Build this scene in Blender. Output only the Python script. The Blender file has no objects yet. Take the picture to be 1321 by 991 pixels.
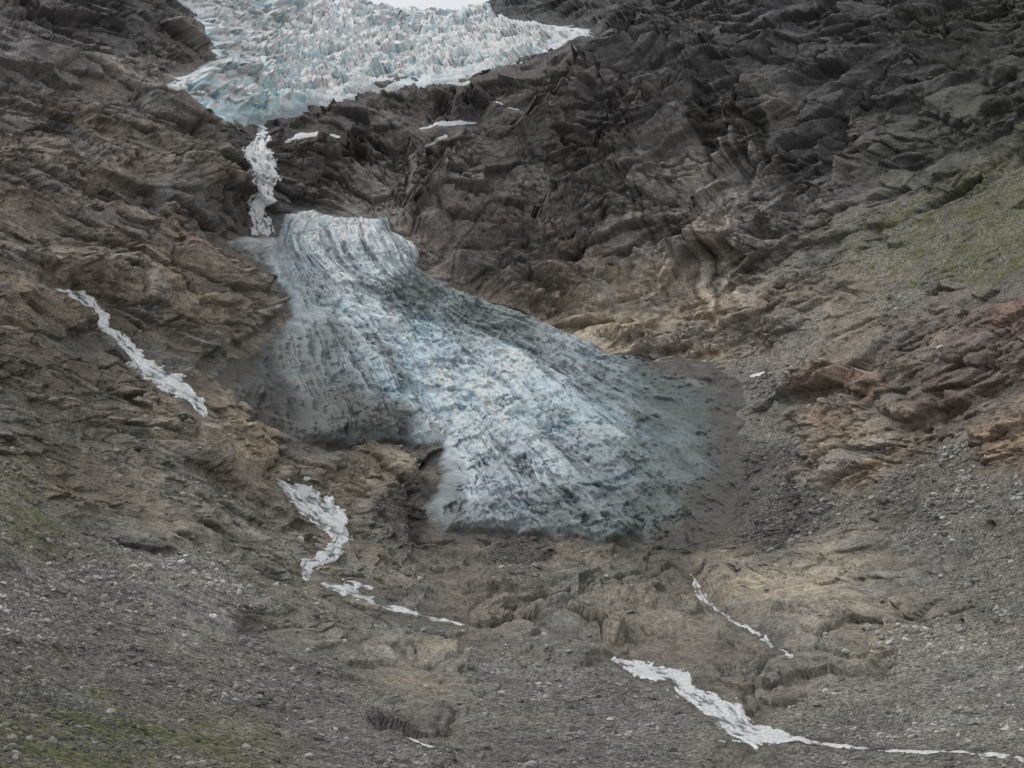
import bpy, math, numpy as np, time
T0=time.time()
rng=np.random.default_rng(7)
scene=bpy.context.scene
F=1814.0; CU,CV=660.5,495.5; PITCH=math.radians(5.0)
cp,sp=math.cos(PITCH),math.sin(PITCH)
f32=np.float32

# ------------------------------------------------------------------ noise
TB=rng.random((64,64,64),dtype=f32).ravel()*2-1
TBa=rng.random(64**3,dtype=f32)-.5;TBb=rng.random(64**3,dtype=f32)-.5;TBc=rng.random(64**3,dtype=f32)-.5
def vnoise(X,Y,Z):
    xi=np.floor(X);yi=np.floor(Y);zi=np.floor(Z)
    fx=X-xi;fy=Y-yi;fz=Z-zi
    fx=fx*fx*(3-2*fx);fy=fy*fy*(3-2*fy);fz=fz*fz*(3-2*fz)
    xi=xi.astype(np.int32)&63;yi=yi.astype(np.int32)&63;zi=zi.astype(np.int32)&63
    x1=(xi+1)&63;y1=((yi+1)&63)<<6;z1=((zi+1)&63)<<12
    yi=yi<<6;zi=zi<<12
    a=TB[zi+yi+xi];b=TB[zi+yi+x1];r0=a+(b-a)*fx
    a=TB[zi+y1+xi];b=TB[zi+y1+x1];r1=a+(b-a)*fx
    r0=r0+(r1-r0)*fy
    a=TB[z1+yi+xi];b=TB[z1+yi+x1];r2=a+(b-a)*fx
    a=TB[z1+y1+xi];b=TB[z1+y1+x1];r3=a+(b-a)*fx
    r2=r2+(r3-r2)*fy
    return r0+(r2-r0)*fz
def rot():
    q,_=np.linalg.qr(rng.normal(size=(3,3)));return q.astype(f32)
def fbm(P,scale,octv=4,gain=0.5,mode='n'):
    X,Y,Z=P; out=0;amp=1;tot=0;s=scale
    for o in range(octv):
        R=rot();of=rng.random(3)*50
        x=(R[0,0]*X+R[0,1]*Y+R[0,2]*Z)*f32(s)+f32(of[0])
        y=(R[1,0]*X+R[1,1]*Y+R[1,2]*Z)*f32(s)+f32(of[1])
        z=(R[2,0]*X+R[2,1]*Y+R[2,2]*Z)*f32(s)+f32(of[2])
        n=vnoise(x,y,z)
        if mode=='r': n=1-2*np.abs(n)*1.3
        elif mode=='b': n=np.abs(n)*2.6-1
        out=out+n*f32(amp);tot+=amp;amp*=gain;s*=2.07
    return out/f32(tot)
def blocks(Qx,Qy,Qz,tilt=.5,ease=.10):
    """jointed rock blocks: random offset + random facet tilt per cell, returns height, joint distance, cell random"""
    bx=np.floor(Qx-.5).astype(np.int32);by=np.floor(Qy-.5).astype(np.int32);bz=np.floor(Qz-.5).astype(np.int32)
    F1=np.full(Qx.shape,9,f32);F2=np.full(Qx.shape,9,f32);H=np.zeros(Qx.shape,f32);T=np.zeros(Qx.shape,f32)
    for i in (0,1):
        for j in (0,1):
            for k in (0,1):
                cx=bx+i;cy=by+j;cz=bz+k
                id_=((cz&63)<<12)+((cy&63)<<6)+(cx&63)
                ex=Qx-(cx+.5+TBa[id_]*.8);ey=Qy-(cy+.5+TBb[id_]*.8);ez=Qz-(cz+.5+TBc[id_]*.8)
                d=ex*ex+ey*ey+ez*ez;m=d<F1
                F2=np.where(m,F1,np.minimum(F2,d));F1=np.where(m,d,F1)
                H=np.where(m,TB[id_],H)
                id2=(id_*7+13)&(64**3-1)
                T=np.where(m,(ex*TBa[id2]+ey*TBb[id2]+ez*TBc[id2])*2,T)
    J=np.sqrt(F2)-np.sqrt(F1)
    return (H*.5+T*tilt)*(.45+.55*np.clip(J/ease,0,1)),J,H
def sstep(a,b,x):
    t=np.clip((x-a)/(b-a),0,1);return t*t*(3-2*t)
def lin(c):
    c=np.asarray(c,dtype=np.float64)/255
    return np.where(c<=0.04045,c/12.92,((c+0.055)/1.055)**2.4)

# ------------------------------------------------------------------ valley control points: image pixel u, v and guessed distance
ctrl=[]
def col(u,lst):
    for v,d in lst: ctrl.append((u,v,d))
col(-700,[(-250,900),(0,720),(250,520),(500,330),(750,210),(991,140),(1700,75)])
col(-300,[(-250,1250),(0,900),(200,670),(400,490),(600,340),(800,230),(991,160),(1700,80)])
col(0,[(-250,1600),(-100,1230),(0,1060),(100,900),(200,770),(300,665),(400,570),(500,480),(600,400),(700,330),(850,250),(991,190),(1300,130),(1700,90)])
col(130,[(0,1180),(100,1000),(200,860),(300,755),(400,665),(500,570),(600,470),(700,385),(850,280),(991,205)])
col(250,[(-200,1900),(0,1400),(60,1230),(150,1010),(250,880),(350,785),(450,690),(550,585),(650,480),(750,385),(850,305),(991,220),(1300,145)])
col(345,[(-100,2000),(60,1420),(140,1130),(172,1040),(210,985),(300,950),(350,890),(450,760),(570,650),(610,600),(700,500),(850,335),(991,230)])
col(450,[(0,1780),(60,1480),(125,1200),(150,1090),(200,1030),(280,965),(350,900),(450,810),(570,700),(620,650),(700,560),(760,480),(850,370),(991,240),(1700,100)])
col(560,[(0,1900),(15,1850),(60,1520),(105,1240),(130,1110),(200,1040),(280,980),(400,880),(500,800),(600,715),(690,630),(760,510),(850,385),(991,250)])
col(660,[(0,2050),(40,1600),(90,1230),(130,1120),(200,1060),(300,980),(400,895),(500,810),(600,725),(690,635),(760,520),(850,400),(991,262),(1300,165)])
col(780,[(-100,1900),(0,1650),(50,1250),(100,1170),(200,1070),(300,985),(400,910),(450,865),(500,810),(600,715),(700,620),(800,475),(900,350),(991,275)])
col(900,[(-250,1800),(-100,1480),(0,1300),(100,1130),(200,1030),(300,955),(400,885),(470,820),(500,790),(600,700),(700,620),(730,570),(800,470),(900,350),(991,282),(1700,105)])
col(1000,[(0,1230),(100,1080),(200,990),(300,910),(400,840),(500,750),(600,665),(700,580),(800,455),(900,350),(991,282)])
col(1100,[(-200,1500),(0,1140),(100,1025),(200,930),(300,840),(400,765),(500,690),(600,620),(700,540),(800,440),(900,350),(991,282),(1300,170)])
col(1321,[(-250,1450),(0,1010),(100,890),(200,790),(300,705),(400,630),(500,570),(600,510),(700,450),(800,390),(900,325),(991,270),(1700,105)])
col(1600,[(-250,1150),(0,830),(250,610),(500,450),(750,340),(991,245),(1700,100)])
col(2050,[(-250,900),(0,640),(250,450),(500,340),(750,260),(991,200),(1700,95)])
ctrl=np.array(ctrl,float)
def rbf_fit(xy,val,lam=0.0):
    n=len(xy);d=np.linalg.norm(xy[:,None]-xy[None],axis=2)/300
    K=np.where(d>0,d*d*np.log(d+1e-12),0)+lam*np.eye(n)
    Pm=np.c_[np.ones(n),xy/300]
    A=np.block([[K,Pm],[Pm.T,np.zeros((3,3))]])
    return np.linalg.solve(A,np.r_[val,np.zeros(3)])
def rbf_eval(w,xy,q):
    out=np.zeros(len(q))
    for i in range(0,len(q),20000):
        qq=q[i:i+20000];d=np.linalg.norm(qq[:,None]-xy[None],axis=2)/300
        K=np.where(d>1e-9,d*d*np.log(d+1e-12),0)
        out[i:i+20000]=K@w[:len(xy)]+w[len(xy)]+ (qq/300)@w[len(xy)+1:]
    return out
STEP=12.0
cu=np.arange(-780,2121,STEP);cv=np.arange(-320,1790,STEP)
def coarse(xy,val,lam=0.0):
    w=rbf_fit(xy,val,lam);g=np.stack(np.meshgrid(cu,cv),-1).reshape(-1,2)
    return rbf_eval(w,xy,g).reshape(len(cv),len(cu))
def bmat(x,c):
    t=(x-c[0])/STEP;i=np.clip(np.floor(t).astype(int),1,len(c)-3);f=t-i
    M=np.zeros((len(x),len(c)));r=np.arange(len(x))
    M[r,i-1]+=(1-f)**3/6;M[r,i]+=(3*f**3-6*f*f+4)/6;M[r,i+1]+=(-3*f**3+3*f*f+3*f+1)/6;M[r,i+2]+=f**3/6
    return M
LD=coarse(ctrl[:,:2],np.log(ctrl[:,2]),0.002)
def tens(G,uu,vv): return bmat(vv,cv)@G@bmat(uu,cu).T
sky_u=[-800,150,300,400,455,490,540,578,605,632,700,850,1000,2200]
sky_v=[-220,-170,-80,-16,10,19,24,27,22,8,-12,-20,-170,-220]
def base(uu,vv):
    U,V=np.meshgrid(uu,vv)
    L=tens(LD,uu,vv)
    vt=np.interp(uu,sky_u,sky_v)
    for j in range(len(uu)):                       # beyond the crest the mountain falls away
        m=vv<vt[j]
        if m.any():
            lt=np.interp(vt[j],vv,L[:,j]);k=vt[j]-vv[m]
            L[m,j]=lt+k*0.004
            V[m,j]=vt[j]+k*0.35
    D=np.exp(L)
    dx=(U-CU)/F;dz=(CV-V)/F
    X=D*dx;Y=D*(cp-dz*sp);Z=D*(sp+dz*cp)
    P=np.stack([X,Y,Z],-1)
    du=np.gradient(P,axis=1);dv=np.gradient(P,axis=0)
    N=np.cross(du,dv);N/=np.linalg.norm(N,axis=2,keepdims=True)+1e-12
    N*=np.where(N[...,2:3]<0,-1,1)
    # relief grows out of the slope mostly horizontally (cliffs step outward), straight up on flat ground
    nh=np.linalg.norm(N[...,:2],axis=2,keepdims=True);H=np.concatenate([N[...,:2]/(nh+1e-6),np.zeros_like(nh)],-1)
    t=np.clip((nh-.04)/.26,0,1);t=t*t*(3-2*t)
    R=N*(1-.62*t)+H*(.9*t);R/=np.linalg.norm(R,axis=2,keepdims=True)
    return U.astype(f32),np.meshgrid(uu,vv)[1].astype(f32),P.astype(f32),R.astype(f32),D.astype(f32)

# ------------------------------------------------------------------ distance helpers
def seg_poly(U,V,pts,closed=False,along=False):
    pts=np.array(pts,float);best=np.full(U.shape,1e9,f32);sg=np.zeros(U.shape,f32);w=np.zeros(U.shape,f32);al=np.zeros(U.shape,f32)
    n=len(pts);rg=range(n if closed else n-1);acc=0
    for i in rg:
        a=pts[i];b=pts[(i+1)%n];d=b[:2]-a[:2];L=d@d+1e-9
        t=np.clip(((U-a[0])*d[0]+(V-a[1])*d[1])/L,0,1)
        ex=U-a[0]-t*d[0];ey=V-a[1]-t*d[1];q=ex*ex+ey*ey
        m=q<best
        best=np.where(m,q,best)
        sg=np.where(m,np.sign(d[0]*ey-d[1]*ex),sg)
        if pts.shape[1]>2: w=np.where(m,a[2]+t*(b[2]-a[2]),w)
        if along: al=np.where(m,acc+t*math.sqrt(L),al)
        acc+=math.sqrt(L)
    if along: return np.sqrt(best),sg,w,al
    return np.sqrt(best),sg,w
def inside(U,V,pts):
    r=np.zeros(U.shape,bool);n=len(pts)
    for i in range(n):
        x1,y1=pts[i];x2,y2=pts[(i+1)%n]
        if y1==y2: continue
        r^=((y1>V)!=(y2>V))&(U<(x2-x1)*(V-y1)/(y2-y1)+x1)
    return r
def sdf(U,V,pts):
    d,_,_=seg_poly(U,V,pts,True);return np.where(inside(U,V,pts),d,-d)
def win(uu,vv,pts,pad):
    p=np.array(pts,float)
    i0,i1=np.searchsorted(vv,[p[:,1].min()-pad,p[:,1].max()+pad]);j0,j1=np.searchsorted(uu,[p[:,0].min()-pad,p[:,0].max()+pad])
    return slice(i0,i1),slice(j0,j1)

TONGUE=[(365,277),(400,274),(450,281),(500,282),(506,300),(552,318),(535,345),(580,370),(650,398),(720,428),(790,455),(850,468),(920,474),(965,492),(950,540),(958,600),(945,655),(925,700),(885,706),(800,697),(720,690),(640,686),(575,686),(548,655),(574,612),(562,575),(470,574),(400,578),(340,560),(285,505),(296,460),(345,428),(370,405),(362,375),(335,345),(285,312),(320,303),(350,305)]
ICEFALL=[(205,113),(240,97),(262,80),(268,62),(252,45),(240,20),(215,-10),(200,-60),(200,-120),(600,-120),(620,-40),(640,24),(700,33),(752,37),(772,46),(722,68),(684,92),(620,100),(560,110),(490,118),(462,132),(430,134),(380,143),(345,151),(318,161),(290,156),(240,136)]
STREAMS={
 'waterfall':[(340,164,11),(333,184,18),(336,200,38),(342,222,38),(335,243,26),(334,262,25),(340,284,27),(343,306,22)],
 'waterfall.001':[(50,364,3),(80,378,5),(108,390,18),(123,408,26),(146,430,20),(168,452,26),(190,478,20),(215,492,22),(240,503,13),(255,516,11),(270,531,9)],
 'waterfall.002':[(358,622,6),(385,634,20),(410,650,30),(435,670,34),(452,688,22),(432,712,18),(407,727,21),(400,743,12)],
 'stream':[(420,752,7),(450,759,13),(480,769,16),(495,779,7),(540,790,7),(600,803,4)],
 'waterfall.003':[(790,847,6),(830,857,21),(870,864,17),(888,884,20),(920,904,25),(950,924,34),(975,940,30),(1022,949,8)],
 'stream.001':[(930,954,3),(1022,949,4),(1060,957,3.5),(1150,964,2.5),(1240,966,2.5),(1330,979,5),(1400,985,7)],
 'stream.002':[(893,747,4),(905,768,8),(930,792,4),(960,810,3),(1022,846,4)],
 'stream.004':[(512,938,2),(545,950,3),(580,962,3)],
}
SNOW={
 'snow_patch':[(366,183,3),(385,176,5),(410,172,5),(436,173,3)],
 'snow_patch.001':[(545,166,4),(575,163,5),(612,157,3)],
 'snow_patch.002':[(550,187,3),(577,179,4)],
 'snow_patch.003':[(635,137,3),(668,141,4)],
 'snow_patch.004':[(968,484,3),(985,482,4)],
 'snow_patch.006':[(560,104,3),(600,108,4)],
}
# overhanging ledges / slab edges: pts, amplitude m, decay px
LEDGES=[
 ([(330,163),(400,147),(450,137),(490,124),(560,114),(640,103),(700,80),(772,48)],14,30),
 ([(440,180),(500,172),(560,150),(620,132),(660,140)],10,30),
 ([(372,215),(400,195),(450,190),(520,200)],8,45),
 ([(505,302),(530,270),(560,232),(590,202),(640,177),(690,152),(740,112),(800,70),(880,15)],26,60),
 ([(540,350),(600,325),(680,290),(740,240),(790,200),(850,160),(900,105),(965,40)],20,50),
 ([(700,420),(740,380),(800,345),(880,300),(930,240),(960,170),(1010,100),(1060,30)],17,50),
 ([(950,440),(1010,395),(1050,330),(1085,290),(1120,180),(1200,90),(1300,20)],14,60),
 ([(620,260),(680,225),(760,190),(820,130),(850,90)],12,30),
 ([(600,380),(660,350),(720,330),(770,290)],10,30),
 ([(850,330),(900,300),(980,290),(1040,260)],10,30),
 ([(860,120),(940,100),(1040,60),(1140,0)],12,40),
 ([(960,240),(1060,200),(1160,130),(1330,90)],12,40),
 ([(740,425),(800,420),(840,430),(850,465)],10,25),
 ([(0,62),(120,92),(230,132),(318,168)],13,35),
 ([(-100,130),(0,150),(100,190),(200,212),(310,235)],12,30),
 ([(-100,230),(0,240),(100,265),(200,295),(300,300)],12,30),
 ([(-60,320),(40,335),(150,362),(260,404),(365,400)],13,30),
 ([(130,330),(220,315),(320,345),(350,372)],8,25),
 ([(-60,430),(20,450),(70,482),(160,535),(300,598),(350,606)],13,30),
 ([(-60,380),(40,390),(100,410)],8,25),
 ([(-60,500),(40,520),(120,560),(200,600)],8,25),
 ([(280,440),(330,430),(370,412)],5,18),
 ([(255,545),(310,548),(355,565),(362,590)],10,22),
 ([(385,600),(430,580),(520,580),(528,640)],12,35),
 ([(400,640),(440,625),(480,630)],6,16),
 ([(460,640),(500,625),(528,650)],8,20),
 ([(518,592),(545,573),(566,580),(572,606)],12,16),
 ([(445,700),(520,697),(640,702),(760,700),(860,712),(935,720)],10,20),
 ([(470,735),(560,722),(680,735),(760,728)],8,16),
 ([(900,735),(960,740),(1040,738),(1100,752),(1128,775)],14,34),
 ([(920,770),(990,765),(1060,775)],8,16),
 ([(500,770),(640,755),(780,770),(880,790)],9,18),
 ([(560,850),(640,838),(760,850)],6,14),
 ([(330,770),(420,790),(520,820),(600,835)],7,15),
 ([(200,640),(280,660),(340,700),(380,712)],7,18),
 ([(1015,492),(1060,480),(1100,470),(1135,490)],13,22),
 ([(1030,520),(1080,505),(1110,520)],9,18),
 ([(1185,505),(1215,497),(1240,502)],11,15),
 ([(1050,600),(1110,575),(1190,572),(1200,590)],13,25),
 ([(1245,570),(1290,555),(1330,548)],13,25),
 ([(1190,462),(1240,440),(1290,400),(1340,370)],13,25),
 ([(1250,680),(1300,662),(1340,655)],10,14),
 ([(1235,715),(1270,708),(1285,715)],8,12),
 ([(330,590),(345,592),(358,600)],11,14),
 ([(1170,820),(1230,800),(1245,798),(1340,790)],9,16),
 ([(-30,820),(100,835),(250,860),(340,885),(365,895)],8,18),
 ([(430,720),(380,716)],3,10),
]
# melt-water mouths and hollows under the ice: u, v, radius px, depth m
HOLLOWS=[(346,601,9,22),(563,592,9,24),(545,598,6,14),(528,640,8,12),(1241,803,7,12),(700,694,10,8),(640,690,8,8),(830,462,7,12),(1213,508,8,10),(1275,678,9,8)]
# colours estimated by eye at image pixels: u,v, displayed r,g,b, rockness
S=[(60,60,84,80,79,1),(150,30,76,73,72,1),(150,100,99,92,86,1),(60,150,94,86,79,1),(60,230,96,86,76,1),(250,170,88,80,72,1),(240,230,95,87,78,1),(100,300,102,92,80,1),
(200,330,106,93,80,1),(290,265,74,68,63,1),(60,420,89,78,64,.9),(200,400,95,84,70,1),(310,400,98,89,77,1),(60,480,83,75,62,.9),(200,470,95,86,73,1),(60,540,87,80,67,.8),(200,570,104,95,79,.8),(325,568,130,116,94,1),
(100,650,86,79,65,.4),(60,680,82,77,56,.1),(250,650,102,95,82,.6),(60,770,91,87,80,.2),(250,780,100,95,86,.1),(160,850,80,77,70,.05),(350,720,100,94,82,.7),(450,615,110,100,83,1),(500,600,110,100,83,1),(535,670,66,61,56,.3),(545,590,98,91,80,1),
(470,730,105,98,84,1),(600,720,99,92,79,1),(600,760,96,89,77,.9),(750,740,100,94,80,.9),(840,730,84,79,69,.7),(1020,752,126,117,99,1),(1080,775,124,115,97,1),(930,745,114,105,90,1),(800,780,98,92,78,.8),
(400,820,93,88,79,.5),(500,840,98,93,83,.7),(400,880,83,79,73,.1),(560,860,102,96,84,.7),(660,850,90,85,78,.5),(650,960,78,75,70,0),(450,940,81,77,72,0),(250,930,76,74,63,0),(120,960,70,70,52,0),(40,930,74,72,58,0),(320,950,78,76,60,0),(820,930,83,79,74,0),(200,890,74,71,64,0),
(1000,850,101,95,84,.8),(900,830,96,90,79,.7),(1100,830,98,93,81,.5),(1200,900,94,89,80,.1),(1100,960,86,82,75,0),(1260,760,90,85,76,.2),(1250,860,98,93,83,.1),(1150,650,85,80,72,.2),(1020,650,72,68,63,.1),(980,690,70,66,61,.1),(990,600,76,72,67,.2),(960,500,88,84,78,.3),(1100,580,118,105,87,1),(1080,505,108,92,79,1),(1150,510,96,87,77,.7),(1215,505,86,73,66,1),
(1210,450,92,84,77,.5),(1290,430,92,80,74,1),(1240,455,90,79,74,1),(1290,568,112,98,82,1),(1300,640,90,85,76,.3),(1230,600,90,84,74,.3),(1200,300,79,78,64,.3),(1270,250,74,74,57,.3),(1300,300,78,77,59,.2),(1100,310,82,79,67,.4),(1150,370,92,87,75,.25),(1280,350,80,77,65,.2),(1040,440,96,89,79,.4),
(1000,400,112,101,87,.8),(930,340,104,95,85,1),(940,250,100,93,86,1),(930,410,132,117,96,1),(800,430,130,116,96,1),(870,380,117,105,89,1),(850,300,93,86,80,1),(700,390,108,97,83,1),(700,330,95,86,79,1),(700,220,84,78,74,1),(600,300,86,78,73,1),
(600,240,93,86,80,1),(450,230,98,91,84,1),(530,190,93,85,78,1),(390,240,66,61,58,1),(450,160,59,55,53,1),(600,130,61,56,54,1),(570,145,65,60,56,1),(740,140,77,72,69,1),(800,150,75,71,69,1),(800,80,69,66,65,1),(900,100,68,67,67,1),(1000,50,62,61,62,1),(1150,100,61,60,60,1),
(1280,60,57,58,53,1),(1280,130,59,60,53,1),(1200,190,65,65,59,.9),(1050,200,70,68,67,1),(1000,290,87,82,78,1),(1060,300,88,82,76,.6),(700,12,57,58,59,1),(640,15,54,55,57,1),(850,10,62,62,62,1),(420,590,88,81,71,.8),(330,180,61,57,55,1),(380,560,74,70,65,.5),(660,700,70,65,60,.2),(860,712,60,56,52,.2)]
S=np.array(S,float)
I=[(430,292,196,203,206),(520,312,198,204,206),(320,312,150,152,153),(400,340,176,186,192),(450,400,190,200,206),(400,395,162,171,175),(530,378,92,99,98),(490,350,175,185,190),(600,410,102,110,109),(660,430,124,132,132),(700,450,150,158,161),(540,450,178,193,202),(560,520,206,218,226),(480,490,158,170,177),(510,430,190,204,212),
(400,460,104,109,110),(340,480,80,81,79),(340,530,75,74,71),(430,540,84,86,84),(470,555,88,90,87),(620,560,200,211,219),(600,640,176,185,191),(575,625,128,134,137),(562,660,126,131,133),(700,520,174,186,193),(780,490,132,142,145),(850,520,112,121,122),(880,480,105,110,108),(950,495,95,95,90),(700,600,178,188,194),(790,580,146,156,160),
(860,600,104,113,114),(930,570,84,90,89),(930,640,72,73,69),(620,672,138,144,147),(740,670,122,130,132),(850,670,88,95,95),(910,690,66,67,63),(650,480,188,200,207),(760,540,160,172,178)]
I=np.array(I,float)
def paint(Sm,U,V,wu,wv,core=300.0):
    A=U+wu;B=V+wv
    nc=Sm.shape[1]-2;cl=np.c_[lin(Sm[:,2:5]),Sm[:,5:]] if nc>3 else lin(Sm[:,2:5])
    out=np.zeros(U.shape+(cl.shape[1],),f32);W=np.zeros(U.shape,f32)
    for k in range(len(Sm)):
        d=(A-Sm[k,0])**2+((B-Sm[k,1])*1.15)**2+core
        w=(1/(d*d*1e-6)).astype(f32);W+=w
        for c in range(cl.shape[1]): out[...,c]+=w*f32(cl[k,c])
    return out/W[...,None]

# ------------------------------------------------------------------ mesh helpers
def grid_faces(nv,nu,mask=None):
    idx=np.arange(nv*nu).reshape(nv,nu)
    a=idx[:-1,:-1];b=idx[1:,:-1];c=idx[1:,1:];d=idx[:-1,1:]
    q=np.stack([a,b,c,d],-1).reshape(-1,4)
    if mask is not None:
        m=(mask[:-1,:-1]|mask[1:,:-1]|mask[1:,1:]|mask[:-1,1:]).ravel();q=q[m]
    return q
def make(name,co,faces,mat,attrs={},smooth=True):
    co=co.reshape(-1,3)
    used=np.unique(faces)
    if len(used)<len(co):
        remap=np.zeros(len(co),np.int64);remap[used]=np.arange(len(used))
        co=co[used];faces=remap[faces];attrs={k:v[used] for k,v in attrs.items()}
    me=bpy.data.meshes.new(name);k=faces.shape[1]
    me.vertices.add(len(co));me.vertices.foreach_set('co',np.ascontiguousarray(co,f32).ravel())
    me.loops.add(faces.size);me.loops.foreach_set('vertex_index',faces.astype(np.int32).ravel())
    me.polygons.add(len(faces));me.polygons.foreach_set('loop_start',np.arange(0,faces.size,k,dtype=np.int32))
    me.polygons.foreach_set('use_smooth',np.full(len(faces),smooth,bool))
    me.update(calc_edges=True)
    for n,v in attrs.items():
        if v.ndim==2:
            at=me.color_attributes.new(n,'FLOAT_COLOR','POINT')
            c4=np.ones((len(v),4),f32);c4[:,:3]=v;at.data.foreach_set('color',c4.ravel())
        else:
            at=me.attributes.new(n,'FLOAT','POINT');at.data.foreach_set('value',v.astype(f32).ravel())
    me.materials.append(mat)
    o=bpy.data.objects.new(name,me);scene.collection.objects.link(o);return o

# ------------------------------------------------------------------ materials
class NT:
    def __init__(s,name):
        s.m=bpy.data.materials.new(name);s.m.use_nodes=True;s.t=s.m.node_tree
        s.b=s.t.nodes['Principled BSDF']
        s.tc=s.t.nodes.new('ShaderNodeTexCoord').outputs['Object']
    def n(s,ty,ins={},**kw):
        nd=s.t.nodes.new(ty)
        for k,v in kw.items(): setattr(nd,k,v)
        for k,v in ins.items():
            if isinstance(v,bpy.types.NodeSocket): s.t.links.new(v,nd.inputs[k])
            else: nd.inputs[k].default_value=v
        return nd
    def noise(s,sc,det=6,ro=.6,vec=None):
        return s.n('ShaderNodeTexNoise',{'Vector':vec or s.tc,'Scale':sc,'Detail':det,'Roughness':ro}).outputs['Fac']
    def rng(s,v,a,b,c,d): return s.n('ShaderNodeMapRange',{0:v,1:a,2:b,3:c,4:d}).outputs[0]
    def math(s,op,a,b=0.0): return s.n('ShaderNodeMath',{0:a,1:b},operation=op).outputs[0]
    def mul(s,c,v,fac=1.0):
        nd=s.n('ShaderNodeMix',data_type='RGBA',blend_type='MULTIPLY')
        s.setin(nd.inputs[0],fac);s.t.links.new(c,nd.inputs[6]);s.setin(nd.inputs[7],v);return nd.outputs[2]
    def mix(s,a,b,fac):
        nd=s.n('ShaderNodeMix',data_type='RGBA');s.setin(nd.inputs[0],fac);s.setin(nd.inputs[6],a);s.setin(nd.inputs[7],b);return nd.outputs[2]
    def setin(s,i,v):
        if isinstance(v,bpy.types.NodeSocket): s.t.links.new(v,i)
        else: i.default_value=v
    def bump(s,h,dist,st=1.0,nrm=None):
        nd=s.n('ShaderNodeBump',{'Height':h,'Distance':dist,'Strength':st})
        if nrm: s.t.links.new(nrm,nd.inputs['Normal'])
        return nd.outputs[0]
    def attr(s,n,o='Color'): return s.n('ShaderNodeAttribute',attribute_name=n).outputs[o]
def terrain_mat():
    s=NT('weathered_rock_and_scree')
    c=s.attr('Col');rk=s.attr('rock','Fac')
    n1=s.noise(0.9,5,.8)
    c=s.mul(c,s.rng(n1,.33,.67,.38,1.72))
    wv=s.n('ShaderNodeTexVoronoi',{'Vector':s.tc,'Scale':1.4,'Randomness':1.0},feature='F1')
    sep=s.n('ShaderNodeSeparateColor',{0:wv.outputs['Color']})
    peb=s.rng(sep.outputs[0],0,1,.4,1.75)
    inv=s.math('SUBTRACT',1.0,rk)
    c=s.mul(c,peb,s.math('MULTIPLY',inv,.85))
    s.t.links.new(c,s.b.inputs['Base Color'])
    s.b.inputs['Roughness'].default_value=.85;s.b.inputs['Specular IOR Level'].default_value=.3
    h=s.math('SUBTRACT',s.math('MULTIPLY',n1,2.1),s.math('MULTIPLY',s.math('MULTIPLY',wv.outputs['Distance'],inv),.8))
    s.t.links.new(s.bump(h,1.0,1.0),s.b.inputs['Normal']);return s.m
def ice_mat(name,k=1.0):
    s=NT(name);c=s.attr('Col')
    n1=s.noise(.8,5,.75);c=s.mul(c,s.rng(n1,.3,.7,.70,1.24))
    s.t.links.new(c,s.b.inputs['Base Color']);s.b.inputs['Roughness'].default_value=.4;s.b.inputs['Specular IOR Level'].default_value=.4
    s.t.links.new(s.bump(n1,1.4*k,1.0),s.b.inputs['Normal']);return s.m
def water_mat():
    s=NT('white_water');c=s.attr('Col')
    n=s.noise(1.6,4,.75);c=s.mul(c,s.rng(n,.32,.6,.5,1.08))
    s.t.links.new(c,s.b.inputs['Base Color']);s.b.inputs['Roughness'].default_value=.2
    s.t.links.new(s.bump(n,.7,.9),s.b.inputs['Normal']);return s.m
def snow_mat():
    s=NT('old_snow');n=s.noise(1.0,4,.6)
    c=s.mix((.5,.52,.54,1),(.72,.74,.75,1),n);s.t.links.new(c,s.b.inputs['Base Color']);s.b.inputs['Roughness'].default_value=.6
    s.t.links.new(s.bump(n,.4,.5),s.b.inputs['Normal']);return s.m
def boulder_mat():
    s=NT('boulder_stone');c=s.attr('Col');n=s.noise(2.2,3,.65)
    c=s.mul(c,s.rng(n,.3,.7,.7,1.3));s.t.links.new(c,s.b.inputs['Base Color'])
    s.b.inputs['Roughness'].default_value=.9;s.b.inputs['Specular IOR Level'].default_value=.2
    return s.m

KR=2.75   # stone albedo relative to appearance under overcast light
KI=1.6

# ------------------------------------------------------------------ terrain
uu=np.r_[np.arange(-740,-30,12.),np.arange(-30,1352,1.1),np.arange(1352,2080,12.)]
vv=np.r_[np.arange(-290,-12,4.),np.arange(-12,1005,.95),np.arange(1005,1740,12.)]
U,V,P,N,D=base(uu,vv)
nv,nu=U.shape
print('grid',nv,nu,time.time()-T0)
X,Y,Z=P[...,0],P[...,1],P[...,2];PP=(X,Y,Z)
wu=fbm(PP,1/60,4)*38;wv=fbm(PP,1/60,4)*32
paintv=paint(S,U,V,wu,wv)
colr=paintv[...,:3];rock=np.clip(paintv[...,3],0,1)
del paintv
nb=fbm(PP,1/28,5,.55)
rock=sstep(.3,.58,rock+nb*.55)
sc=np.clip(D/800,.34,1.5)
polish=sstep(700,560,D)                                 # ice-scoured benches on the valley floor are smoother
wob=fbm(PP,1/90,3)*24+fbm(PP,1/20,4)*4.0
wr=sstep(430,640,U)
tilt=0.26*(1-wr)-0.45*wr
s_=Z+tilt*X+0.10*Y+wob
a_=X-tilt*Z*.8+fbm(PP,1/50,3)*14;y_=Y+fbm(PP,1/40,3)*12
K1,j1,h1=blocks(a_/62,y_/80,s_/24,.9,.12)
K2,j2,h2=blocks(a_/27,y_/36,s_/9.5,.9,.10)
K3,j3,h3=blocks(a_/11+7.3,y_/16,s_/4.2,.8,.08)
K4,j4,h4=blocks(a_/4.6+3.1,y_/7,s_/2.0,.7,.06)
m1=sstep(-.25,.3,fbm(PP,1/90,3));m2=sstep(-.25,.25,fbm(PP,1/45,3));m3=sstep(-.2,.25,fbm(PP,1/30,3))
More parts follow.
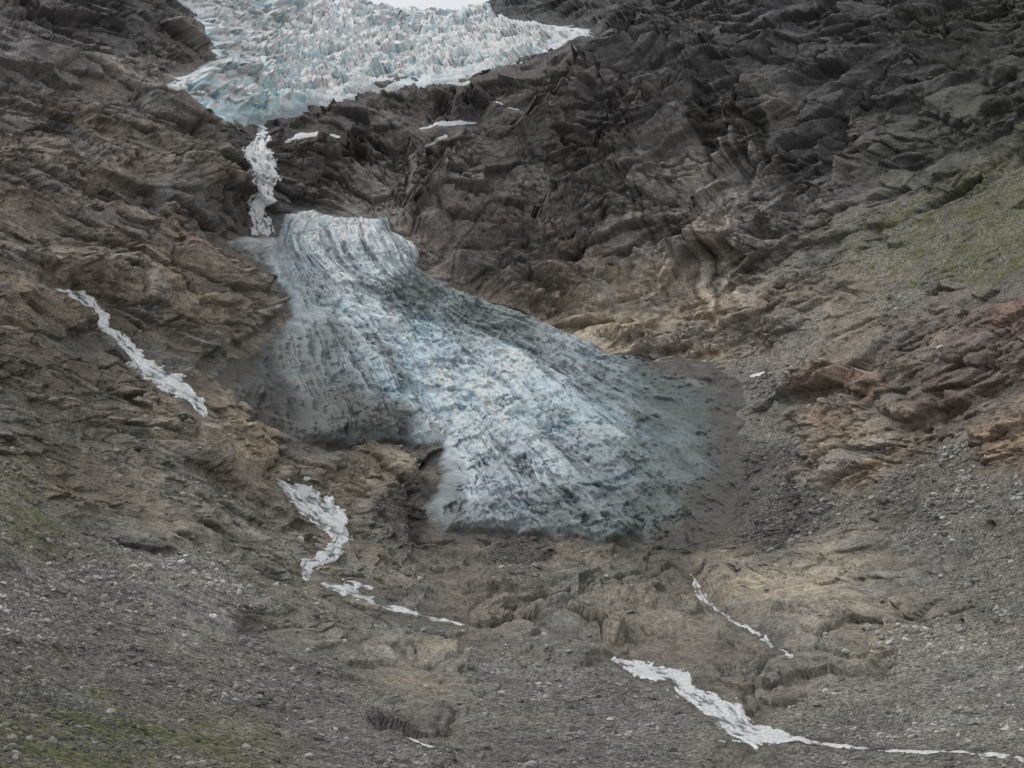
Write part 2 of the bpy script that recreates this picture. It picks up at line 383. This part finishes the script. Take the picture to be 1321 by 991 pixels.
rid=fbm(PP,1/70,5,.5,'r');fine=fbm(PP,1/5,4,.65,'b')
disp=fbm(PP,1/140,3)*14+rid*4.0*(.35+.65*rock)+fine*.8*(.3+.7*rock)
disp+=rock*(K1*13*(1-.2*polish)+K2*8.0*(.3+.7*m2)+K3*4.4*(.25+.75*m3)*(1-.1*polish)+K4*1.9*(.35+.65*m3))
disp-=rock*(sstep(.10,0,j1)*2.6*m1+sstep(.10,0,j2)*2.0*m2+sstep(.12,0,j3)*1.0*m3)
disp+=(1-rock)*(fbm(PP,1/18,5,.6)*2.8+K3*1.2)
disp*=sc
led=np.zeros_like(disp)
jit=fbm(PP,1/35,4)*14;jit2=fbm(PP,1/35,4)*14
jit+=K3*6;jit2+=K2*8+K3*3
for pts,A,w in LEDGES:
    a=win(uu,vv,pts,abs(w)*3.2+12)
    k=min(1,w/30)
    d,sg,_=seg_poly(U[a]+jit[a]*k,V[a]+jit2[a]*k,pts)
    prof=np.where(sg>0,np.exp(-d/w)*sstep(0,2,d),0)
    p=np.array(pts);ends=np.minimum(np.hypot(U[a]-p[0,0],V[a]-p[0,1]),np.hypot(U[a]-p[-1,0],V[a]-p[-1,1]))
    led[a]+=A*prof*sstep(0,w*1.0,ends)*np.clip(D[a]/800,.4,1.3)
disp+=led
gl=np.full(U.shape,-1e3,f32)
for G in (TONGUE,ICEFALL):
    a=win(uu,vv,G,60);gl[a]=np.maximum(gl[a],sdf(U[a],V[a],G))
disp=disp*(.35+.65*sstep(4,24,-gl))-sstep(8,30,gl)*6
for hu,hv,hr,hd in HOLLOWS:
    a=win(uu,vv,[(hu-hr*4,hv-hr*3),(hu+hr*4,hv+hr*3)],5)
    q=((U[a]-hu+jit[a]*.3)/(hr*1.3))**2+((V[a]-hv+jit2[a]*.2)/(hr*.8))**2
    disp[a]-=hd*sstep(1.35,.75,q)
wd={};wet=np.zeros(U.shape,f32)
nz=fbm(PP,1/5,4,.6);nz2=fbm(PP,1/17,3)
for nm,pts in {**STREAMS,**SNOW}.items():
    a=win(uu,vv,pts,60)
    d,sg,w,al=seg_poly(U[a]+nz[a]*3+nz2[a]*7,V[a]-nz[a]*2+nz2[a]*5,pts,along=True)
    w=w*(1+.6*nz2[a])
    wd[nm]=(a,d,w,sg,al)
    near=np.exp(-(d/(w*.7+10))**2)
    disp[a]*=(1-.74*near)
    if 'snow' not in nm:
        disp[a]-=np.exp(-(d/(w*.8+3))**2)*np.clip(w/10,.3,1.6)*sc[a]*2.0
        wet[a]=np.maximum(wet[a],np.exp(-(d/(w*.75+4))**2))
    else: disp[a]-=np.exp(-(d/(w*.8+4))**2)*2
PT=P+N*disp[...,None]
print('disp',time.time()-T0)

# colour
g0=colr.mean(-1,keepdims=True);colr=colr+(g0-colr)*.32
var=1+.34*fbm(PP,1/11,5,.68)+.16*fbm(PP,1/45,3)+.44*fbm(PP,1/3.2,3,.6)
var*=1+rock*(h1*.08+h2*.12+h3*.13+h4*.14)
var*=1-rock*(sstep(.08,0,j2)*.3*m2+sstep(.10,0,j3)*.24*m3+sstep(.09,0,j4)*.12)     # crevice shade painted into the joint colour for contrast
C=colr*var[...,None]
oc=sstep(.15,.5,fbm(PP,1/22,5,.6)+h2*.1)*rock
C*=(1+oc[...,None]*np.array([.16,.10,.02],f32))
gy=sstep(-.1,.4,fbm(PP,1/26,5,.6))
g=C.mean(-1,keepdims=True)
C=C+(g-C)*(gy*.5)[...,None]
# iron-stained outcrops on the right flank
rust=np.zeros(U.shape,f32)
for pts,k in [([(1010,485),(1100,465),(1140,490),(1120,545),(1040,545)],.5),([(1180,500),(1245,495),(1240,525),(1190,525)],.75),([(1200,465),(1240,445),(1300,400),(1345,370),(1345,430),(1260,475)],.65),([(1240,560),(1340,545),(1340,600),(1250,600)],.3),([(1050,590),(1190,572),(1180,610),(1060,620)],.25),([(160,320),(260,310),(340,345),(200,350)],.2)]:
    a=win(uu,vv,pts,40);rust[a]=np.maximum(rust[a],k*sstep(-10,10,sdf(U[a]+wu[a]*.5,V[a]+wv[a]*.5,pts)))
rust*=sstep(-.15,.4,h2*.45+fbm(PP,1/10,4,.6)*.9)*(.4+.6*rock)
C*=(1+rust[...,None]*np.array([.20,-.08,-.17],f32))
xs=X+fbm(PP,1/30,3)*7
st=vnoise(xs/3.6,Y*0+3.3,Z/70)*.5+vnoise(xs/1.7,Y*0+8.3,Z/40)*.4+.6*vnoise(xs/17,Y*0+1.3,Z/90)+.2*fbm(PP,1/12,3)
reg=sstep(0,60,sdf(U,V,[(380,180),(520,170),(700,120),(900,90),(1120,130),(1110,300),(960,430),(700,420),(560,320),(380,290)]))
reg=reg*(.3+.7*sstep(80,0,np.abs(U-930)-70))
C*=(1-.62*sstep(.08,.40,st)*reg)[...,None]
pr=sstep(0,40,sdf(U,V,[(880,170),(975,170),(990,420),(850,440)]))
C*=(1+.7*sstep(.12,.5,-st)*pr)[...,None]
gm=np.zeros(U.shape,f32)
for pts,k in [([(1050,330),(1110,285),(1220,235),(1340,215),(1500,260),(1500,400),(1340,385),(1240,370),(1150,380)],.8),([(-80,890),(100,905),(260,915),(360,945),(330,985),(120,1010),(-80,1010)],1.15),([(-60,610),(60,630),(110,700),(60,740),(-60,700)],.8),([(0,830),(130,840),(200,880),(150,905),(0,880)],.6),([(-60,430),(40,440),(30,480),(-60,480)],.4),([(1150,20),(1340,0),(1340,200),(1200,190)],.3)]:
    a=win(uu,vv,pts,60);gm[a]=np.maximum(gm[a],k*sstep(-25,30,sdf(U[a]+wu[a]*.6,V[a]+wv[a]*.6,pts)))
gn=sstep(-.02,.35,fbm(PP,1/12,6,.72)*1.2+gm*.35-.27)*sstep(.05,.5,gm)
turf=lin((63,66,38)).astype(f32)*(1+.35*fbm(PP,1/5,3))[...,None]
C=C+(turf-C)*(gn*.75)[...,None]
damp=sstep(50,0,-gl)*sstep(560,700,V+.15*(U-600))*sstep(.0,.5,fbm(PP,1/20,4)+.35)*(V<760)
C*=(1-.35*damp)[...,None]
C*=(1-.38*wet)[...,None]
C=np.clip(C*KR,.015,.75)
tmat=terrain_mat()
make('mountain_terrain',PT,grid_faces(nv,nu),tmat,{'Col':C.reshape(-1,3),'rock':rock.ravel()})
print('terrain',time.time()-T0)

# ------------------------------------------------------------------ running water and snow patches
wm=water_mat();sm=snow_mat()
for nm,(a,d,w,sg,al) in wd.items():
    P_=PT[a];N_=N[a];D_=D[a];snow='snow' in nm;p3=(P_[...,0],P_[...,1],P_[...,2])
    n1=fbm(p3,1/3.2,4,.65);n3=fbm(p3,1/7,4,.65)
    ac=d*sg;z0=ac*0
    sk1=vnoise(al/14,ac/2.6+n3,z0+2.2)*.6+vnoise(al/6,ac/1.4,z0+7.7)*.4   # strands running with the current
    h=(w*.5-d)+(0 if snow else n1*np.minimum(w*.2,4)+sk1*np.minimum(w*.34,7)+n3*np.minimum(w*.5,8))
    lift=np.clip(h*.14,-.9,.40)*np.clip(D_/500,.6,2)*(1.6 if snow else 1)
    if not snow: lift=lift+(sk1*.40+n1*.25)*np.clip(D_/500,.5,2)*sstep(-2,2,h)
    co=P_+N_*lift[...,None]
    mask=h>-4
    foam=sstep(-.42,.34,sk1*1.1+n1*.9+n3*.6+np.clip(h*.05,-.35,.20)+.06)
    cc=lin((112,120,122))*(1-foam[...,None])+np.array([.94,.95,.96])*foam[...,None]
    n0,n1_=d.shape
    make(nm,co,grid_faces(n0,n1_,mask),sm if snow else wm,{'Col':cc.reshape(-1,3).astype(f32)})

# ------------------------------------------------------------------ glacier tongue
gu=np.arange(250,1012,1.0);gv=np.arange(252,745,.92)
gU,gV,gP,gN,gD=base(gu,gv);G3=(gP[...,0],gP[...,1],gP[...,2])
LAD=[(0,[(365,277),(400,279),(436,281),(472,282),(508,283)]),(.1,[(310,306),(375,310),(435,314),(495,318),(552,322)]),(.2,[(345,352),(395,352),(445,350),(495,348),(548,346)]),
(.35,[(372,400),(435,400),(497,397),(560,393),(620,388)]),(.5,[(395,490),(480,472),(565,458),(655,446),(740,434)]),
(.65,[(450,565),(535,545),(640,530),(745,510),(850,466)]),(.8,[(520,625),(605,610),(725,610),(840,575),(920,474)]),(1,[(556,692),(680,692),(820,700),(948,655),(978,490)])]
lx=[];sv=[];tv=[]
for s0,row in LAD:
    for k,p in enumerate(row): lx.append(p);sv.append(s0);tv.append(k/4)
lx=np.array(lx,float)
gs=tens(coarse(lx,np.array(sv),.01),gu,gv).astype(f32);gt=tens(coarse(lx,np.array(tv),.01),gu,gv).astype(f32)
en=fbm(G3,1/22,5,.62)
far=np.clip(sstep(780,930,gU)+sstep(430,330,gU)*sstep(420,480,gV),0,1)
d=sdf(gU,gV,TONGUE)+en*(11+12*far)
thick=np.where(d>0,(15-7*far)*(1-np.exp(-d/(12+30*far))),d*.6)-.3
wt=gt+fbm(G3,1/70,3)*.045+fbm(G3,1/18,3)*.009
def st2(ft,fs,o,g=.55,ph=0):
    out=0;amp=1;tot=0
    for k in range(o):
        out=out+vnoise(wt*ft*2**k+k*9.1+ph,gs*fs*1.85**k+k*3.7,wt*0+k*5.3+ph)*amp;tot+=amp;amp*=g
    return out/tot
flow=st2(9,3.4,6,.76);flow2=st2(44,9,4,.82,3.3)
crs=fbm(G3,1/21,6,.64,'r')
R3=rot();W1=fbm(G3,1/14,4,.6)
gx=G3[0]*R3[0,0]+G3[1]*R3[0,1]+G3[2]*R3[0,2];gy_=G3[0]*R3[1,0]+G3[1]*R3[1,1]+G3[2]*R3[1,2];gz=G3[0]*R3[2,0]+G3[1]*R3[2,1]+G3[2]*R3[2,2]
GB,gj,gh=blocks(gx/19+W1*1.2,gy_/19+en*.9,gz/12+en,1.0,.15)
GC,gcj,gch=blocks(wt*34+W1*.8,gs*22+W1*1.1,wt*0+2.5,1.0,.2)
arc=gs*24+(gt-.5)**2*9+fbm(G3,1/30,4,.6)*3.0
cf=arc-np.floor(arc);crev=np.exp(-((cf-.5)/.07)**2)*sstep(.05,.35,fbm(G3,1/18,3))
cz=sstep(.95,.2,np.abs(gt-.42)*2)
ing=sstep(0,14,d)
disp=thick+ing*(flow*8.0+flow2*2.3+crs*2.8+GB*2.4*cz+GC*2.2-crev*2.8*cz+fbm(G3,1/50,2)*6)*(1-.25*far)+fbm(G3,1/6,4,.65)*.9
co=gP+gN*disp[...,None]
ic=paint(I,gU,gV,fbm(G3,1/40,4)*24+flow*36,fbm(G3,1/40,4)*22+flow*14,250.)
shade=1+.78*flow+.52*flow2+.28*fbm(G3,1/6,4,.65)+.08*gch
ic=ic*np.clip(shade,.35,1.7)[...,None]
dirt=lin((66,73,72)).astype(f32)
dl=sstep(.11,.30,st2(15,3.6,6,.80,6.1)+(gt-.5)*.25+.16*fbm(G3,1/10,5,.7))
ic=ic+(dirt-ic)*(dl*.64)[...,None]
blue=np.clip(sstep(.1,-.5,crs+flow*.6)*.30+crev*.35*cz,0,.6)[...,None]
ic*=1+blue*np.array([-.34,-.02,.12],f32)
deb=lin((74,70,66)).astype(f32)*(1+.5*fbm(G3,1/4,4,.65))[...,None]
bw=7+48*far
em=sstep(.1,.9,(bw-d)/bw*.9+fbm(G3,1/11,5,.7)*1.0+flow*.9)*sstep(bw*1.9,bw*.2,d)
ic=ic+(deb-ic)*(em*.88)[...,None]
make('glacier_tongue',co,grid_faces(*gU.shape,mask=d>-9),ice_mat('dirty_glacier_ice'),{'Col':np.clip(ic*KI,.02,.9).reshape(-1,3)})

# ------------------------------------------------------------------ icefall
gu=np.arange(180,790,.95);gv=np.arange(-130,178,.9)
gU,gV,gP,gN,gD=base(gu,gv);G3=(gP[...,0],gP[...,1],gP[...,2])
en=fbm(G3,1/30,5,.62);d=sdf(gU,gV,ICEFALL)+en*9
thick=np.where(d>0,16*(1-np.exp(-d/12)),d*1.0)
wx=fbm(G3,1/50,4)*26
ser=fbm(G3,1/60,6,.66,'r')
gx=G3[0]*R3[0,0]+G3[1]*R3[0,1]*.5+G3[2]*R3[0,2];gy_=G3[0]*R3[1,0]+G3[1]*R3[1,1]*.5+G3[2]*R3[1,2];gz=G3[0]*R3[2,0]+G3[1]*R3[2,1]*.5+G3[2]*R3[2,2]
B1,q1,hh1=blocks((gx+wx)/30,(gy_)/30,(gz+wx)/18,1.1,.16)
B2,q2,hh2=blocks((gx+wx)/13,(gy_-wx*.5)/13,(gz)/9,1.1,.14)
B3,q3,hh3=blocks((gx+wx*.4)/6,gy_/6,gz/5,1.0,.12)
ing=sstep(0,14,d)
disp=thick+ing*(ser*8+B1*11+B2*5+B3*2.2-sstep(.12,0,q1)*3-sstep(.12,0,q2)*1.5)
co=gP+gN*disp[...,None]
wh=lin((216,220,223)).astype(f32);bl=lin((164,190,202)).astype(f32);gr=lin((146,151,154)).astype(f32)
m=np.clip(sstep(.2,-.5,ser*.6+B2)+sstep(.14,0,q1)*.5+sstep(.12,0,q2)*.35,0,1)[...,None]
ic=wh+(bl-wh)*m*.85
gn_=sstep(.0,.5,fbm((G3[0]*.5,G3[1]*.5,G3[2]*1.5),1/22,5,.68)+.25*sstep(60,0,gV-0)-.1)[...,None]
ic=ic+(gr-ic)*gn_*.7
snout=sstep(55,0,np.hypot((gU-335)*.55,(gV-140)))[...,None]
ic=ic+(lin((162,200,212)).astype(f32)-ic)*snout*.6
em=sstep(7,0,d+en*5)[...,None]
ic=ic+(lin((96,94,92)).astype(f32)-ic)*em*.6
ic*=(1+.2*fbm(G3,1/9,4,.65)+hh2*.06+hh3*.06)[...,None]
make('icefall',co,grid_faces(*gU.shape,mask=d>-6),ice_mat('icefall_ice',1.2),{'Col':np.clip(ic*KI,.02,.9).reshape(-1,3)})
print('ice',time.time()-T0)

# ------------------------------------------------------------------ scree boulders
phi=(1+5**.5)/2
ico=np.array([(-1,phi,0),(1,phi,0),(-1,-phi,0),(1,-phi,0),(0,-1,phi),(0,1,phi),(0,-1,-phi),(0,1,-phi),(phi,0,-1),(phi,0,1),(-phi,0,-1),(-phi,0,1)])/math.sqrt(1+phi*phi)
icf=np.array([(0,11,5),(0,5,1),(0,1,7),(0,7,10),(0,10,11),(1,5,9),(5,11,4),(11,10,2),(10,7,6),(7,1,8),(3,9,4),(3,4,2),(3,2,6),(3,6,8),(3,8,9),(4,9,5),(2,4,11),(6,2,10),(8,6,7),(9,8,1)])
clump=sstep(-.15,.5,fbm(PP,1/24,5,.65))
cell=np.gradient(U,axis=1)*np.gradient(V,axis=0)
wgt=cell*(D/400)*(.08+.92*(1-rock))*(.12+clump)*(gl<-2)*(V>380)*(V<1100)*(U>-60)*(U<1380)
wgt*=np.where(V>560,1,.45)*(1-.6*gn)*(1-.7*damp)
for nm,(a,d,w,_,_) in wd.items(): wgt[a]*=(d>w*.6)
NB=100000
cum=np.cumsum(wgt.ravel().astype(np.float64));pick=np.searchsorted(cum,rng.random(NB)*cum[-1])
pos=PT.reshape(-1,3)[pick];Dk=D.ravel()[pick]
size=.10*rng.random(NB)**-.46*np.clip(Dk/330,.9,2.0)
size=np.minimum(size,1.8*np.clip(Dk/500,.55,1.2)*(.6+.4*rng.random(NB)))
var=ico[None]*(1+rng.uniform(-.28,.28,(NB,12,1)))*rng.uniform(.55,1.2,(NB,1,3))*np.array([1.15,1.15,.85])
ang=rng.random(NB)*2*np.pi;ca,sa=np.cos(ang)[:,None],np.sin(ang)[:,None]
vx=var[...,0]*ca-var[...,1]*sa;vy=var[...,0]*sa+var[...,1]*ca;vz=var[...,2]
tl=rng.uniform(-.5,.5,(NB,1));vx,vz=vx*np.cos(tl)-vz*np.sin(tl),vx*np.sin(tl)+vz*np.cos(tl)
co=np.stack([vx,vy,vz],-1)*size[:,None,None]+pos[:,None]+np.array([0,0,1])*size[:,None,None]*.2
fc=(icf[None]+np.arange(NB)[:,None,None]*12).reshape(-1,3)
bc=C.reshape(-1,3)[pick];g=bc.mean(1,keepdims=True);bc=g*.7+bc*.3
bc=bc*(.65+rng.random((NB,1))**2.5*1.2)*np.array([1.0,.99,.97])
make('scree_boulders',co.reshape(-1,3),fc,boulder_mat(),{'Col':np.repeat(np.clip(bc,.02,.6),12,0).astype(f32)},smooth=False)
print('boulders',time.time()-T0)

# ------------------------------------------------------------------ light: overcast day
w=bpy.data.worlds.new('World');scene.world=w;w.use_nodes=True;nt=w.node_tree
bg=nt.nodes['Background'];sk=nt.nodes.new('ShaderNodeTexSky');sk.sky_type='NISHITA';sk.sun_disc=False
EL=math.radians(50);AZ=math.radians(-64)   # sun azimuth measured from +Y toward +X
sk.sun_elevation=EL;sk.sun_rotation=AZ;sk.dust_density=4;sk.air_density=1.0
tc=nt.nodes.new('ShaderNodeTexCoord');cn=nt.nodes.new('ShaderNodeTexNoise');cn.inputs['Scale'].default_value=2.5;cn.inputs['Detail'].default_value=4
nt.links.new(tc.outputs['Generated'],cn.inputs['Vector'])
cr=nt.nodes.new('ShaderNodeMix');cr.data_type='RGBA';nt.links.new(cn.outputs['Fac'],cr.inputs[0])
cr.inputs[6].default_value=(6.1,6.2,6.4,1);cr.inputs[7].default_value=(8.0,8.1,8.2,1)      # cloud deck
mx=nt.nodes.new('ShaderNodeMix');mx.data_type='RGBA';mx.inputs[0].default_value=.86
nt.links.new(sk.outputs[0],mx.inputs[6]);nt.links.new(cr.outputs[2],mx.inputs[7])
nt.links.new(mx.outputs[2],bg.inputs['Color']);bg.inputs['Strength'].default_value=.12
sl=bpy.data.lights.new('sun','SUN');sl.energy=1.5;sl.angle=math.radians(10);sl.color=(1,.98,.95)
so=bpy.data.objects.new('sun',sl);scene.collection.objects.link(so)
from mathutils import Vector
dirv=Vector((math.sin(AZ)*math.cos(EL),math.cos(AZ)*math.cos(EL),math.sin(EL)))
so.rotation_euler=dirv.to_track_quat('Z','Y').to_euler()
scene.view_settings.view_transform='Standard';scene.view_settings.look='None';scene.view_settings.exposure=0

cam=bpy.data.cameras.new('camera');cam.sensor_width=36;cam.lens=36*F/1321;cam.clip_start=1;cam.clip_end=20000
cob=bpy.data.objects.new('camera',cam);scene.collection.objects.link(cob);cob.rotation_euler=(math.radians(95),0,0)
scene.camera=cob
print('done',time.time()-T0)
